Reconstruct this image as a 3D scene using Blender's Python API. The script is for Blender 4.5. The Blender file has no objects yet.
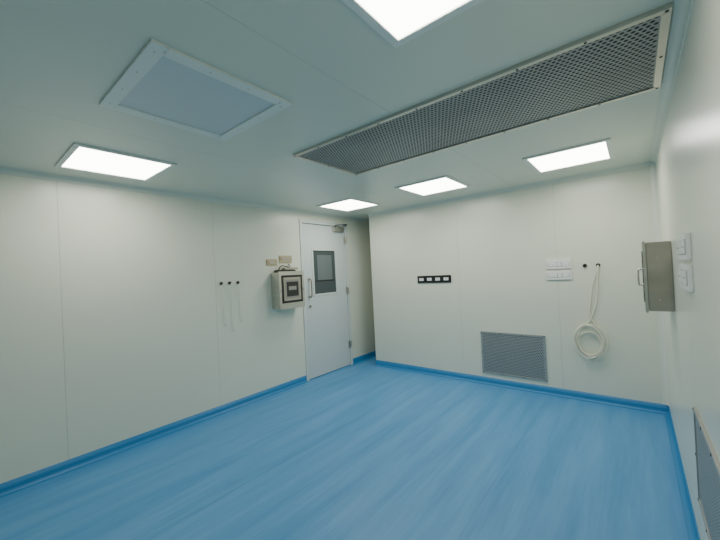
import bpy, bmesh, math, random
from mathutils import Vector, Matrix
random.seed(4)
H=2.5; XL=-3.785; XR=0.20; YB=4.47; YR=-1.6; BWX=-3.39; YE=5.6

# ---------------- materials ----------------
def mat(name,col,rough=.5,metal=0.,noise=None,bump=None,spec=.5,coat=0):
    m=bpy.data.materials.new(name); m.use_nodes=True
    nt=m.node_tree; b=nt.nodes['Principled BSDF']
    b.inputs['Base Color'].default_value=(*col,1); b.inputs['Roughness'].default_value=rough
    b.inputs['Metallic'].default_value=metal; b.inputs['Specular IOR Level'].default_value=spec
    b.inputs['Coat Weight'].default_value=coat
    if noise:
        sc,amt,stretch=noise
        tc=nt.nodes.new('ShaderNodeTexCoord'); mp=nt.nodes.new('ShaderNodeMapping'); mp.inputs['Scale'].default_value=stretch
        n=nt.nodes.new('ShaderNodeTexNoise'); n.inputs['Scale'].default_value=sc; n.inputs['Detail'].default_value=4
        r=nt.nodes.new('ShaderNodeValToRGB')
        r.color_ramp.elements[0].position=.3; r.color_ramp.elements[1].position=.7
        r.color_ramp.elements[0].color=(*[c*(1-amt) for c in col],1)
        r.color_ramp.elements[1].color=(*[min(1,c*(1+amt)) for c in col],1)
        nt.links.new(tc.outputs['Object'],mp.inputs[0]); nt.links.new(mp.outputs[0],n.inputs['Vector'])
        nt.links.new(n.outputs['Fac'],r.inputs[0]); nt.links.new(r.outputs[0],b.inputs['Base Color'])
    return m
M_wall=mat('wall_panel',(.77,.795,.67),.28,noise=(.7,.015,(1,1,1)))
M_ceil=mat('ceiling_panel',(.76,.785,.67),.30,noise=(.7,.015,(1,1,1)))
M_gap=mat('panel_joint',(.56,.60,.52),.6)
M_cove=mat('vinyl_cove_blue',(.025,.22,.49),.4)
M_alu=mat('white_alu_trim',(.77,.80,.70),.35)
M_door=mat('door_paint',(.62,.68,.67),.35)
M_dframe=mat('door_frame_paint',(.66,.72,.68),.35)
M_gasket=mat('dark_gasket',(.08,.09,.10),.6)
M_steel=mat('brushed_steel',(.62,.60,.55),.32,1.,noise=(3,.06,(1,1,6)))
M_steelD=mat('brushed_steel_warm',(.47,.43,.37),.35,.9,noise=(2.5,.12,(1,1,3)))
M_perf=mat('perforated_sheet',(.42,.42,.40),.45,.5,noise=(1.3,.2,(1,1,1)))
M_perfW=mat('wall_perforated_sheet',(.42,.43,.41),.5,.5)
M_dark=mat('plenum_dark',(.05,.053,.05),.8,noise=(3,.6,(1,1,1)))
M_blk=mat('black_plastic',(.012,.012,.013),.35)
M_wht=mat('white_plastic',(.87,.88,.85),.35)
M_diff=mat('opal_diffuser',(.64,.69,.70),.35)
M_frame=mat('light_frame',(.84,.87,.81),.4)
M_tan=mat('tan_plate',(.50,.42,.24),.5)
M_hose=mat('pvc_hose',(.82,.80,.66),.4)
M_hoseW=mat('pvc_hose_white',(.84,.86,.78),.4)
M_glass=mat('vision_panel',(.055,.075,.078),.1)
M_glass2=mat('vision_panel_room_view',(.14,.17,.17),.25)  # lighter part of the room beyond the door, put in as a flat colour
M_screen=mat('display_glass',(.035,.035,.032),.2)
M_lcd=mat('display_label',(.30,.30,.26),.4)
M_em=bpy.data.materials.new('led_diffuser'); M_em.use_nodes=True
nt=M_em.node_tree; nt.nodes.clear(); e=nt.nodes.new('ShaderNodeEmission'); o=nt.nodes.new('ShaderNodeOutputMaterial')
e.inputs[0].default_value=(1,.99,.91,1); e.inputs[1].default_value=13.5; nt.links.new(e.outputs[0],o.inputs[0])

# floor vinyl
M_floor=bpy.data.materials.new('blue_vinyl_floor'); M_floor.use_nodes=True
nt=M_floor.node_tree; b=nt.nodes['Principled BSDF']; b.inputs['Roughness'].default_value=.42
b.inputs['Specular IOR Level'].default_value=.4
tc=nt.nodes.new('ShaderNodeTexCoord')
def nz(scale,st,lo,hi,c0,c1):
    mp=nt.nodes.new('ShaderNodeMapping'); mp.inputs['Scale'].default_value=st
    n=nt.nodes.new('ShaderNodeTexNoise'); n.inputs['Scale'].default_value=scale; n.inputs['Detail'].default_value=5
    n.inputs['Roughness'].default_value=.6
    r=nt.nodes.new('ShaderNodeValToRGB'); r.color_ramp.elements[0].position=lo; r.color_ramp.elements[1].position=hi
    r.color_ramp.elements[0].color=(*c0,1); r.color_ramp.elements[1].color=(*c1,1)
    nt.links.new(tc.outputs['Object'],mp.inputs[0]); nt.links.new(mp.outputs[0],n.inputs['Vector']); nt.links.new(n.outputs['Fac'],r.inputs[0])
    return r
a=nz(1,(7,.5,1),.3,.7,(.068,.275,.56),(.13,.365,.66))
c=nz(1,(42,2.5,1),.3,.7,(.93,.935,.94),(1.06,1.05,1.04))
mx=nt.nodes.new('ShaderNodeMix'); mx.data_type='RGBA'; mx.blend_type='MULTIPLY'; mx.inputs[0].default_value=1
nt.links.new(a.outputs[0],mx.inputs[6]); nt.links.new(c.outputs[0],mx.inputs[7]); nt.links.new(mx.outputs[2],b.inputs['Base Color'])
M_weld=mat('vinyl_weld',(.065,.26,.53),.4)

# ---------------- mesh builder ----------------
class MB:
    def __init__(s): s.bm=bmesh.new(); s.mats=[]
    def mi(s,m):
        if m not in s.mats: s.mats.append(m)
        return s.mats.index(m)
    def box(s,lo,hi,m,bev=0):
        t=bmesh.new(); bmesh.ops.create_cube(t,size=1)
        c=(Vector(lo)+Vector(hi))/2; d=Vector([abs(hi[k]-lo[k]) for k in range(3)])
        for v in t.verts: v.co=Vector([v.co[k]*d[k]+c[k] for k in range(3)])
        if bev: bmesh.ops.bevel(t,geom=t.edges[:],offset=bev,segments=2,affect='EDGES')
        s._merge(t,m)
    def _merge(s,t,m,smooth=False):
        i=s.mi(m); mp={}
        for v in t.verts: mp[v]=s.bm.verts.new(v.co)
        for f in t.faces:
            nf=s.bm.faces.new([mp[v] for v in f.verts]); nf.material_index=i; nf.smooth=smooth
        t.free()
    def cyl(s,p,axis,r,L,m,seg=20,r2=None):
        t=bmesh.new(); bmesh.ops.create_cone(t,cap_ends=True,segments=seg,radius1=r,radius2=r if r2 is None else r2,depth=L)
        q=Vector((0,0,1)).rotation_difference(Vector(axis)).to_matrix().to_4x4()
        bmesh.ops.transform(t,matrix=Matrix.Translation(Vector(p)+Vector(axis).normalized()*L/2)@q,verts=t.verts)
        s._merge(t,m,False)
    def tube(s,pts,r,m,seg=8,sub=6):
        P=[Vector(p) for p in pts]; Q=[]
        for i in range(len(P)-1):
            p0=P[max(i-1,0)];p1=P[i];p2=P[i+1];p3=P[min(i+2,len(P)-1)]
            for k in range(sub):
                t=k/sub
                Q.append(.5*((2*p1)+(p2-p0)*t+(2*p0-5*p1+4*p2-p3)*t*t+(3*p1-p0-3*p2+p3)*t**3))
        Q.append(P[-1]); i0=s.mi(m); prev=None; nrm=None; first=None
        for i,q in enumerate(Q):
            d=(Q[min(i+1,len(Q)-1)]-Q[max(i-1,0)]).normalized()
            if nrm is None: nrm=d.orthogonal().normalized()
            nrm=(nrm-d*nrm.dot(d)).normalized(); bn=d.cross(nrm)
            ring=[s.bm.verts.new(q+(nrm*math.cos(2*math.pi*k/seg)+bn*math.sin(2*math.pi*k/seg))*r) for k in range(seg)]
            if prev:
                for k in range(seg):
                    f=s.bm.faces.new([prev[k],prev[(k+1)%seg],ring[(k+1)%seg],ring[k]]); f.material_index=i0; f.smooth=True
            else: first=ring
            prev=ring
        for rg in (first[::-1],prev): f=s.bm.faces.new(rg); f.material_index=i0
    def quad(s,ps,m):
        f=s.bm.faces.new([s.bm.verts.new(p) for p in ps]); f.material_index=s.mi(m)
    def perf(s,o,u,v,lu,lv,pitch,rad,m):
        o=Vector(o);u=Vector(u);v=Vector(v);i0=s.mi(m)
        nv=int(lv/pitch); nu=int(lu/pitch); pu=lu/nu; pv=lv/nv
        for j in range(nv):
            n=nu if j%2==0 else nu-1; off=0 if j%2==0 else .5
            if j%2:
                for a,b2 in ((0,.5),(nu-.5,nu)):
                    s.quad([o+u*a*pu+v*j*pv,o+u*b2*pu+v*j*pv,o+u*b2*pu+v*(j+1)*pv,o+u*a*pu+v*(j+1)*pv],m)
            for i in range(n):
                c=o+u*(i+off+.5)*pu+v*(j+.5)*pv
                O=[];I=[]
                for k in range(8):
                    an=math.pi/4*k; cu=math.cos(an); cv=math.sin(an); mm=max(abs(cu),abs(cv))
                    O.append(s.bm.verts.new(c+u*cu/mm*pu/2+v*cv/mm*pv/2)); I.append(s.bm.verts.new(c+u*cu*rad+v*cv*rad))
                for k in range(8):
                    f=s.bm.faces.new([O[k],O[(k+1)%8],I[(k+1)%8],I[k]]); f.material_index=i0
    def extr(s,prof,axis,a,b,m,smooth=True):
        ax=Vector(axis); i0=s.mi(m)
        A=[s.bm.verts.new(Vector(p)+ax*a) for p in prof]; Bv=[s.bm.verts.new(Vector(p)+ax*b) for p in prof]
        for k in range(len(prof)-1):
            f=s.bm.faces.new([A[k],A[k+1],Bv[k+1],Bv[k]]); f.material_index=i0; f.smooth=smooth
    def done(s,name,normals=True):
        if normals: bmesh.ops.recalc_face_normals(s.bm,faces=s.bm.faces[:])
        me=bpy.data.meshes.new(name); s.bm.to_mesh(me); s.bm.free()
        for m in s.mats: me.materials.append(m)
        ob=bpy.data.objects.new(name,me); bpy.context.collection.objects.link(ob); return ob
def empty(name,loc=(0,0,0)):
    e=bpy.data.objects.new(name,None); bpy.context.collection.objects.link(e); e.location=loc; return e
def par(ch,p):
    for c_ in ch: c_.parent=p; c_.matrix_parent_inverse=Matrix.Translation(-p.location)

# ---------------- room shell ----------------
g=.0035
b=MB(); b.box((XL-.1,YR-.1,-.1),(XR+.1,YE+.1,0),M_floor)
for x in (-2.35,-.85): b.box((x-.002,YR,-.001),(x+.002,YB if x>BWX else YE,.0005),M_weld)
b.done('floor')
b=MB(); 
b.box((XL-.1,YR-.1,H+.002),(XR+.1,YE+.1,H+.12),M_gap)
xs=[XL-.1,-2.45,-1.1,XR+.1]
for i in range(3): b.box((xs[i]+.001,YR-.1,H),(xs[i+1]-.001,YE+.1,H+.01),M_ceil)
b.done('ceiling')
DY0,DY1,DZ=3.29,4.33,2.375
b=MB()
ys=[YR,-.6,.62,1.98,DY0]
for i in range(4): b.box((XL-.08,ys[i]+g/2,0),(XL,ys[i+1]-(g/2 if i<3 else 0),H),M_wall)
b.box((XL-.08,DY0,DZ),(XL,DY1,H),M_wall)
b.box((XL-.08,DY1,0),(XL,YE,H),M_wall)
b.box((XL-.10,YR,0),(XL-.002,DY0-.01,H),M_gap)
b.done('wall_left')
b=MB()
xs=[BWX,-1.88,-.70,XR+.1]
b.box((BWX+.01,YB+.002,0),(XR+.1,YB+.11,H),M_gap)
for i in range(3): b.box((xs[i]+(g/2 if i else 0),YB,0),(xs[i+1]-g/2,YB+.1,H),M_wall)
b.box((BWX,YB+.02,0),(BWX+.08,YE,H),M_wall)
b.done('wall_back')
b=MB(); b.box((XL-.1,YE,0),(BWX+.1,YE+.1,H),M_wall); b.done('wall_alcove')
b=MB()
ys=[YR,-.1,1.1,2.36,3.6,YB]
b.box((XR+.002,YR,0),(XR+.1,YB,H),M_gap)
for i in range(5): b.box((XR,ys[i]+g/2,0),(XR+.09,ys[i+1]-(g/2 if i<4 else 0),H),M_wall)
b.done('wall_right')
b=MB(); b.box((XL-.1,YR-.1,0),(XR+.1,YR,H),M_wall); b.done('wall_rear')

def cove(name,start,along,n,L,m=M_cove,hh=.09,rad=.035):
    b=MB(); s=Vector(start); n=Vector(n); z=Vector((0,0,1)); t=.004
    pr=[s+z*hh, s+n*t+z*hh, s+n*t+z*rad]
    for k in range(1,7):
        an=math.pi/2*k/6; pr.append(s+n*(t+rad-rad*math.cos(an))+z*(rad-rad*math.sin(an)+.001*(k==6)))
    b.extr(pr,along,0,L,m); b.done(name,False)
cove('baseboard_left',(XL,YR,0),(0,1,0),(1,0,0),DY0-YR)
cove('baseboard_alcove',(XL,DY1,0),(0,1,0),(1,0,0),YE-DY1)
cove('baseboard_back',(BWX,YB,0),(1,0,0),(0,-1,0),XR-BWX)
cove('baseboard_back_end',(BWX,YB,0),(0,1,0),(-1,0,0),YE-YB)
cove('baseboard_right',(XR,YR,0),(0,1,0),(-1,0,0),YB-YR)
cove('baseboard_rear',(XL,YR,0),(1,0,0),(0,1,0),XR-XL)
def coving(name,s,along,n1,n2,L,r=.035):
    b=MB(); s=Vector(s);n1=Vector(n1);n2=Vector(n2);pr=[]
    pr.append(s+n2*(r+.012)); pr.append(s+n2*(r+.012)+n1*.003)
    for k in range(0,7):
        an=math.pi/2*k/6; pr.append(s+n1*(.003+r-r*math.cos(an))+n2*(.003+r-r*math.sin(an)))
    pr.append(s+n1*(r+.012)+n2*.003); pr.append(s+n1*(r+.012))
    b.extr(pr,along,0,L,M_alu); b.done(name,False)
coving('trim_1',(XL,YR,H),(0,1,0),(1,0,0),(0,0,-1),YE-YR)
coving('trim_2',(BWX,YB,H),(1,0,0),(0,-1,0),(0,0,-1),XR-BWX)
coving('trim_3',(XR,YR,H),(0,1,0),(-1,0,0),(0,0,-1),YB-YR)
coving('trim_4',(XR,YB,.09),(0,0,1),(-1,0,0),(0,-1,0),H-.09)

# ---------------- ceiling fixtures ----------------
def panel(name,x0,x1,y0,y1,fw,m_in,screws=False):
    z=H; b=MB(); t=.012
    for lo,hi in (((x0,y0),(x1,y0+fw)),((x0,y1-fw),(x1,y1)),((x0,y0+fw),(x0+fw,y1-fw)),((x1-fw,y0+fw),(x1,y1-fw))):
        b.box((lo[0],lo[1],z-t),(hi[0],hi[1],z),M_frame,.0015)
    if screws:
        for k in range(4):
            for q in (x0+fw/2,x1-fw/2): b.cyl((q,y0+.06+(y1-y0-.12)*k/3,z-t-.002),(0,0,1),.004,.003,M_steel,10)
            for q in (y0+fw/2,y1-fw/2): b.cyl((x0+.06+(x1-x0-.12)*k/3,q,z-t-.002),(0,0,1),.004,.003,M_steel,10)
    fr=b.done('frame')
    b=MB(); b.quad([(x0+fw,y0+fw,z-.005),(x0+fw,y1-fw,z-.005),(x1-fw,y1-fw,z-.005),(x1-fw,y0+fw,z-.005)],m_in)
    df=b.done('diffuser',False)
    e=empty(name,((x0+x1)/2,(y0+y1)/2,z)); par([fr,df],e)
for (x0,y0) in ((-3.47,.56),(-3.39,3.27),(-2.09,3.27),(-.745,3.30),(-.745,.58)):
    panel('ceiling_light_panel',x0,x0+.64,y0,y0+.65,.035,M_em)
panel('ceiling_diffuser_panel',-2.13,-1.42,.53,1.23,.065,M_diff,True)
def grille(name,o,u,v,n,lu,lv,fw,pitch,rad,mf,mp,mb,rim=.02):
    o=Vector(o);u=Vector(u);v=Vector(v);n=Vector(n)
    b=MB()
    def bx(a0,a1,c0,c1,d0,d1,m,bev=0):
        p=[o+u*a+v*c+n*d for a in (a0,a1) for c in (c0,c1) for d in (d0,d1)]
        b.box([min(q[k] for q in p) for k in range(3)],[max(q[k] for q in p) for k in range(3)],m,bev)
    bx(0,lu,0,fw,0,rim,mf,.002); bx(0,lu,lv-fw,lv,0,rim,mf,.002)
    bx(0,fw,fw,lv-fw,0,rim,mf,.002); bx(lu-fw,lu,fw,lv-fw,0,rim,mf,.002)
    for a in (fw/2,lu-fw/2):
        for k in range(3): b.cyl(o+u*a+v*(fw/2+(lv-fw)*k/2)+n*rim,n,.006,.002,mb,10)
    for k in range(1,int(lu/.3)+1):
        for c_ in (fw/2,lv-fw/2): b.cyl(o+u*(lu*k/(int(lu/.3)+1))+v*c_+n*rim,n,.006,.002,mb,10)
    bx(fw,lu-fw,fw,lv-fw,0,.002,mb)
    b.perf(o+u*fw+v*fw+n*(rim*.6),u,v,lu-2*fw,lv-2*fw,pitch,rad,mp)
    return b.done(name,False)
grille('ceiling_air_grille',(-2.04,1.74,H),(1,0,0),(0,1,0),(0,0,-1),2.19,.78,.03,.024,.0084,M_steel,M_perf,M_dark,.018)
grille('wall_return_air_grille',(-1.625,YB,.145),(1,0,0),(0,0,1),(0,-1,0),.765,.545,.022,.018,.0055,M_perfW,M_perfW,M_dark,.012)
grille('wall_return_air_grille',(XR,1.52,.36),(0,1,0),(0,0,1),(-1,0,0),.76,.46,.022,.018,.0045,M_perfW,M_perfW,M_dark,.012)

# ---------------- door ----------------
X=XL; fw=.05
b=MB()
b.box((X-.08,DY0,0),(X+.012,DY0+fw,DZ),M_dframe,.003); b.box((X-.08,DY1-fw,0),(X+.012,DY1,DZ),M_dframe,.003)
b.box((X-.08,DY0+fw,DZ-fw),(X+.012,DY1-fw,DZ),M_dframe,.003)
b.box((X-.085,DY0+fw,0),(X-.07,DY1-fw,DZ-fw),M_gasket)
frame=b.done('door_frame')
b=MB(); l0,l1,lz=DY0+fw+.008,DY1-fw-.008,DZ-fw-.009; w0,w1,wz0,wz1=3.53,4.03,1.24,1.93
fx=X-.002
for lo,hi in (((l0,.01),(w0,lz)),((w1,.01),(l1,lz)),((w0,.01),(w1,wz0)),((w0,wz1),(w1,lz))):
    b.box((fx-.05,lo[0],lo[1]),(fx,hi[0],hi[1]),M_door)
leaf=b.done('leaf')
b=MB(); q=.03
b.box((fx-.01,w0-q+.01,wz0-q+.01),(fx+.006,w0+.012,wz1+q-.01),M_dframe,.002); b.box((fx-.01,w1-.012,wz0-q+.01),(fx+.006,w1+q-.01,wz1+q-.01),M_dframe,.002)
b.box((fx-.01,w0,wz0-q+.01),(fx+.006,w1,wz0+.012),M_dframe,.002); b.box((fx-.01,w0,wz1-.012),(fx+.006,w1,wz1+q-.01),M_dframe,.002)
b.box((fx-.03,w0,wz0),(fx-.012,w1,wz1),M_glass)
b.box((fx-.012,w0+.10,wz0+.22),(fx-.010,w1-.08,wz1-.08),M_glass2)  # grey patch painting the brighter view through the pane
b.box((fx-.012,w0+.07,wz0+.20),(fx-.009,w1-.05,wz0+.22),M_blk)
win=b.done('vision_window')
b=MB(); hy=3.43
b.tube([(fx,hy,1.22),(fx+.045,hy,1.22),(fx+.055,hy,1.25),(fx+.055,hy,1.34),(fx+.055,hy,1.45),(fx+.045,hy,1.48),(fx,hy,1.48)],.011,M_steelD)
b.box((fx,hy-.025,1.19),(fx+.004,hy+.025,1.25),M_steel); b.box((fx,hy-.025,1.45),(fx+.004,hy+.025,1.51),M_steel)
b.cyl((fx,hy,1.08),(1,0,0),.025,.012,M_steel); b.cyl((fx+.012,hy,1.08),(1,0,0),.009,.006,M_blk,12)
hd=b.done('pull_handle')
b=MB()
for z in (.3,1.2,2.05):
    b.cyl((X+.014,DY1-fw,z),(0,0,1),.009,.11,M_steel,12); b.box((X+.010,DY1-fw-.03,z),(X+.014,DY1-fw+.03,z+.11),M_steel)
hg=b.done('hinges')
b=MB()
b.box((fx,3.98,2.235),(fx+.055,4.22,2.30),M_steel,.006)
b.tube([(fx+.03,4.04,2.30),(fx+.03,4.04,2.335),(fx+.10,4.11,2.34),(fx+.15,4.18,2.345),(fx+.09,4.24,2.352),(X+.012,4.28,2.355)],.009,M_gasket,8,4)
b.box((X+.010,4.2,2.335),(X+.03,4.32,2.37),M_steel,.003)
cl=b.done('door_closer')
e=empty('door_1',(X,(DY0+DY1)/2,0)); par([frame,leaf,win,hd,hg,cl],e)

# ---------------- left wall cabinet ----------------
b=MB(); y0,y1,z0,z1,d=2.75,3.16,1.12,1.60,.17
b.box((X,y0,z0),(X+d,y1,z1),M_steel,.004)
b.box((X+d,y0-.012,z0-.012),(X+d+.018,y1+.012,z1+.012),M_steel,.004)
body=b.done('body')
b=MB()
b.box((X+d+.018,y0+.03,z0+.07),(X+d+.022,y1-.03,z1-.04),M_blk,.001)
b.box((X+d+.022,y0+.06,z0+.10),(X+d+.024,y1-.06,z1-.07),M_steelD)
b.box((X+d+.024,y0+.085,z0+.13),(X+d+.026,y1-.085,z1-.10),M_lcd)
b.box((X+d+.026,y0+.105,z0+.155),(X+d+.0265,y1-.105,z1-.13),M_screen)
b.box((X+d+.0265,y0+.14,z0+.24),(X+d+.027,y1-.14,z0+.29),M_lcd)
for yy in (y0+.015,y1-.015): b.cyl((X+d+.018,yy,z0+.24),(1,0,0),.008,.012,M_steelD,12)
scr=b.done('display_window')
b=MB()
b.box((X+.02,y0+.04,z1),(X+.13,y1-.10,z1+.035),M_blk,.005)
b.box((X+.03,y0+.16,z1+.035),(X+.11,y1-.02,z1+.065),M_steelD,.004)
b.tube([(X+.04,y0+.1,z1+.03),(X+.06,y0+.14,z1+.09),(X+.05,y0+.25,z1+.075),(X+.09,y0+.33,z1+.03),(X+.1,y0+.36,z1+.01)],.007,M_blk)
b.tube([(X+.04,y0+.3,z1+.03),(X+.03,y0+.31,z1+.07),(X+.01,y0+.30,z1+.12)],.006,M_blk)
top=b.done('cables')
e=empty('steel_display_cabinet',(X,2.95,z0)); par([body,scr,top],e)
def jbox(name,y0,y1,z0,z1,m):
    b=MB(); b.box((X,y0,z0),(X+.012,y1,z1),m,.003); b.box((X+.012,y0+.03,z0+.02),(X+.016,y1-.03,z1-.02),M_steelD,.001)
    for yy in (y0+.015,y1-.015): b.cyl((X+.012,yy,(z0+z1)/2),(1,0,0),.005,.003,M_blk,10)
    b.done(name)
jbox('switch_back_plate',2.69,2.86,1.705,1.785,M_tan); jbox('switch_back_plate',2.90,3.12,1.735,1.835,M_tan)

# ---------------- gas outlets with hoses ----------------
def outlet(p,n,m=M_blk):
    b=MB(); p=Vector(p); n=Vector(n)
    b.cyl(p,n,.022,.005,M_steelD,20); b.cyl(p+n*.005,n,.017,.012,m,20); b.cyl(p+n*.017,n,.008,.018,m,12); return b.done('outlet')
ch=[outlet((X,y,1.50),(1,0,0)) for y in (2.05,2.155,2.265)]
b=MB()
for y,zz in ((2.05,1.0),(2.155,.92),(2.265,1.02)):
    b.tube([(X+.03,y,1.50),(X+.035,y+.005,1.47),(X+.02,y+.01,1.38),(X+.012,y+.012,1.2),(X+.012,y+.02,zz)],.005,M_hoseW)
ch.append(b.done('tubes'))
e=empty('gas_outlet_tubes',(X,2.15,1.5)); par(ch,e)
ch=[outlet((x,YB,1.50),(0,-1,0)) for x in (-.43,-.31)]
b=MB(); yy=YB-.014
b.tube([(-.31,YB-.03,1.5),(-.31,YB-.035,1.46),(-.32,yy-.01,1.35),(-.335,yy,1.15),(-.37,yy,1.0),(-.42,yy,.88),(-.50,yy,.82)],.007,M_hose)
b.tube([(-.31,YB-.028,1.5),(-.325,YB-.03,1.44),(-.365,yy-.01,1.3),(-.395,yy,1.1),(-.41,yy,.95),(-.36,yy,.85)],.007,M_hose)
for k in range(5):
    cx=-.42+random.uniform(-.03,.03); cz=.66+random.uniform(-.03,.03); rx=.12+random.uniform(-.025,.025); rz=.155+random.uniform(-.035,.035); ph=random.random()*6
    pts=[(cx+rx*math.cos(ph+a*math.pi/6),yy-.012*k-.002*math.sin(a),cz+rz*math.sin(ph+a*math.pi/6)) for a in range(13)]
    b.tube(pts,.0055,M_hose,8,3)
b.tube([(-.33,yy,.76),(-.30,yy-.01,.62),(-.34,yy-.02,.50),(-.42,yy-.02,.44),(-.47,yy-.01,.50)],.0055,M_hose)
ch.append(b.done('hose_coil'))
e=empty('coiled_hose',(-.37,YB,1.5)); par(ch,e)

# ---------------- sockets / switches ----------------
b=MB(); x0,x1,z0,z1=-2.53,-2.0,1.345,1.45
b.box((x0,YB-.014,z0),(x1,YB,z1),M_blk,.003)
for i in range(4):
    c=x0+.07+i*.13
    b.box((c-.045,YB-.018,z0+.025),(c+.045,YB-.014,z1-.025),M_blk,.001)
    b.box((c-.036,YB-.021,z0+.032),(c+.036,YB-.018,z1-.032),M_wht,.001)
    for dx in (-.015,.015): b.cyl((c+dx,YB-.0205,(z0+z1)/2-.004),(0,-1,0),.004,.001,M_blk,8)
    b.cyl((c,YB-.0205,(z0+z1)/2+.01),(0,-1,0),.005,.001,M_blk,8)
b.done('black_socket_strip')
M_swg=mat('switch_gap',(.40,.42,.39),.6)
def swplate(name,o,u,n,L,hh):
    o=Vector(o);u=Vector(u);n=Vector(n);b=MB()
    def bx(a0,a1,c0,c1,d0,d1,m,bev=0):
        p=[o+u*a+Vector((0,0,c))+n*d for a in (a0,a1) for c in (c0,c1) for d in (d0,d1)]
        b.box([min(q[k] for q in p) for k in range(3)],[max(q[k] for q in p) for k in range(3)],m,bev)
    bx(0,L,0,hh,0,.018,M_wht,.003)
    mods=[(.03,.44),(.47,.62),(.65,.97)]
    bx(.012,L-.012,.027,hh-.027,.0175,.0188,M_swg)
    for a0,a1 in mods: bx(a0*L+.01*(a0<.1),a1*L-.01*(a1>.9),.03,hh-.03,.018,.023,M_wht,.002)
    for a in (.14,.30,.74,.87):
        for c in (-.008,.008): 
            p=o+u*(a*L+c)+Vector((0,0,hh/2))+n*.023; b.cyl(p,n,.003,.0006,M_blk,8)
    b.done(name)
swplate('white_switch_plate',(-.81,YB,1.475),(1,0,0),(0,-1,0),.25,.105)
swplate('white_switch_plate',(-.81,YB,1.35),(1,0,0),(0,-1,0),.25,.105)
swplate('white_switch_plate',(XR,2.12,1.53),(0,1,0),(-1,0,0),.36,.125)
swplate('white_switch_plate',(XR,2.12,1.385),(0,1,0),(-1,0,0),.36,.125)

# ---------------- right wall steel box ----------------
y0,y1,z0,z1=3.16,3.62,1.17,1.66; xf=.045
b=MB(); b.box((xf+.02,y0,z0),(XR,y1,z1),M_steelD,.004)
b.box((xf,y0-.012,z0-.012),(xf+.018,y1+.012,z1+.012),M_steel,.004); bd=b.done('body')
b=MB(); b.box((xf-.004,y0+.05,z0+.06),(xf,y1-.05,z1-.06),M_screen,.001)
b.tube([(xf,y0+.02,1.36),(xf-.025,y0+.02,1.36),(xf-.03,y0+.02,1.39),(xf-.03,y0+.02,1.44),(xf-.025,y0+.02,1.47),(xf,y0+.02,1.47)],.006,M_steel)
fr=b.done('door_front')
b=MB(); 
for z in (1.25,1.55): b.cyl((xf+.08,y0-.0,z),(0,-1,0),.006,.004,M_steel,10)
sd=b.done('side_fittings')
e=empty('steel_wall_cabinet',(XR,3.4,z0)); par([bd,fr,sd],e)

# ---------------- world & camera ----------------
w=bpy.data.worlds.new('world'); bpy.context.scene.world=w; w.use_nodes=True
w.node_tree.nodes['Background'].inputs[0].default_value=(.6,.7,.7,1); w.node_tree.nodes['Background'].inputs[1].default_value=.2
th,pi_,ro,f,h=.6831,.0069,.0499,337.8,1.5496
fv=Vector((-math.sin(th)*math.cos(pi_),math.cos(th)*math.cos(pi_),math.sin(pi_)))
r=Vector((math.cos(th),math.sin(th),0)); u=r.cross(fv)
r2=r*math.cos(ro)-u*math.sin(ro); u2=u*math.cos(ro)+r*math.sin(ro)
cam=bpy.data.cameras.new('camera'); co=bpy.data.objects.new('camera',cam); bpy.context.collection.objects.link(co)
m=Matrix((r2,u2,-fv)).transposed().to_4x4(); m.translation=Vector((0,0,h)); co.matrix_world=m
cam.sensor_width=36; cam.lens=f/720*36; cam.clip_start=.01
bpy.context.scene.camera=co
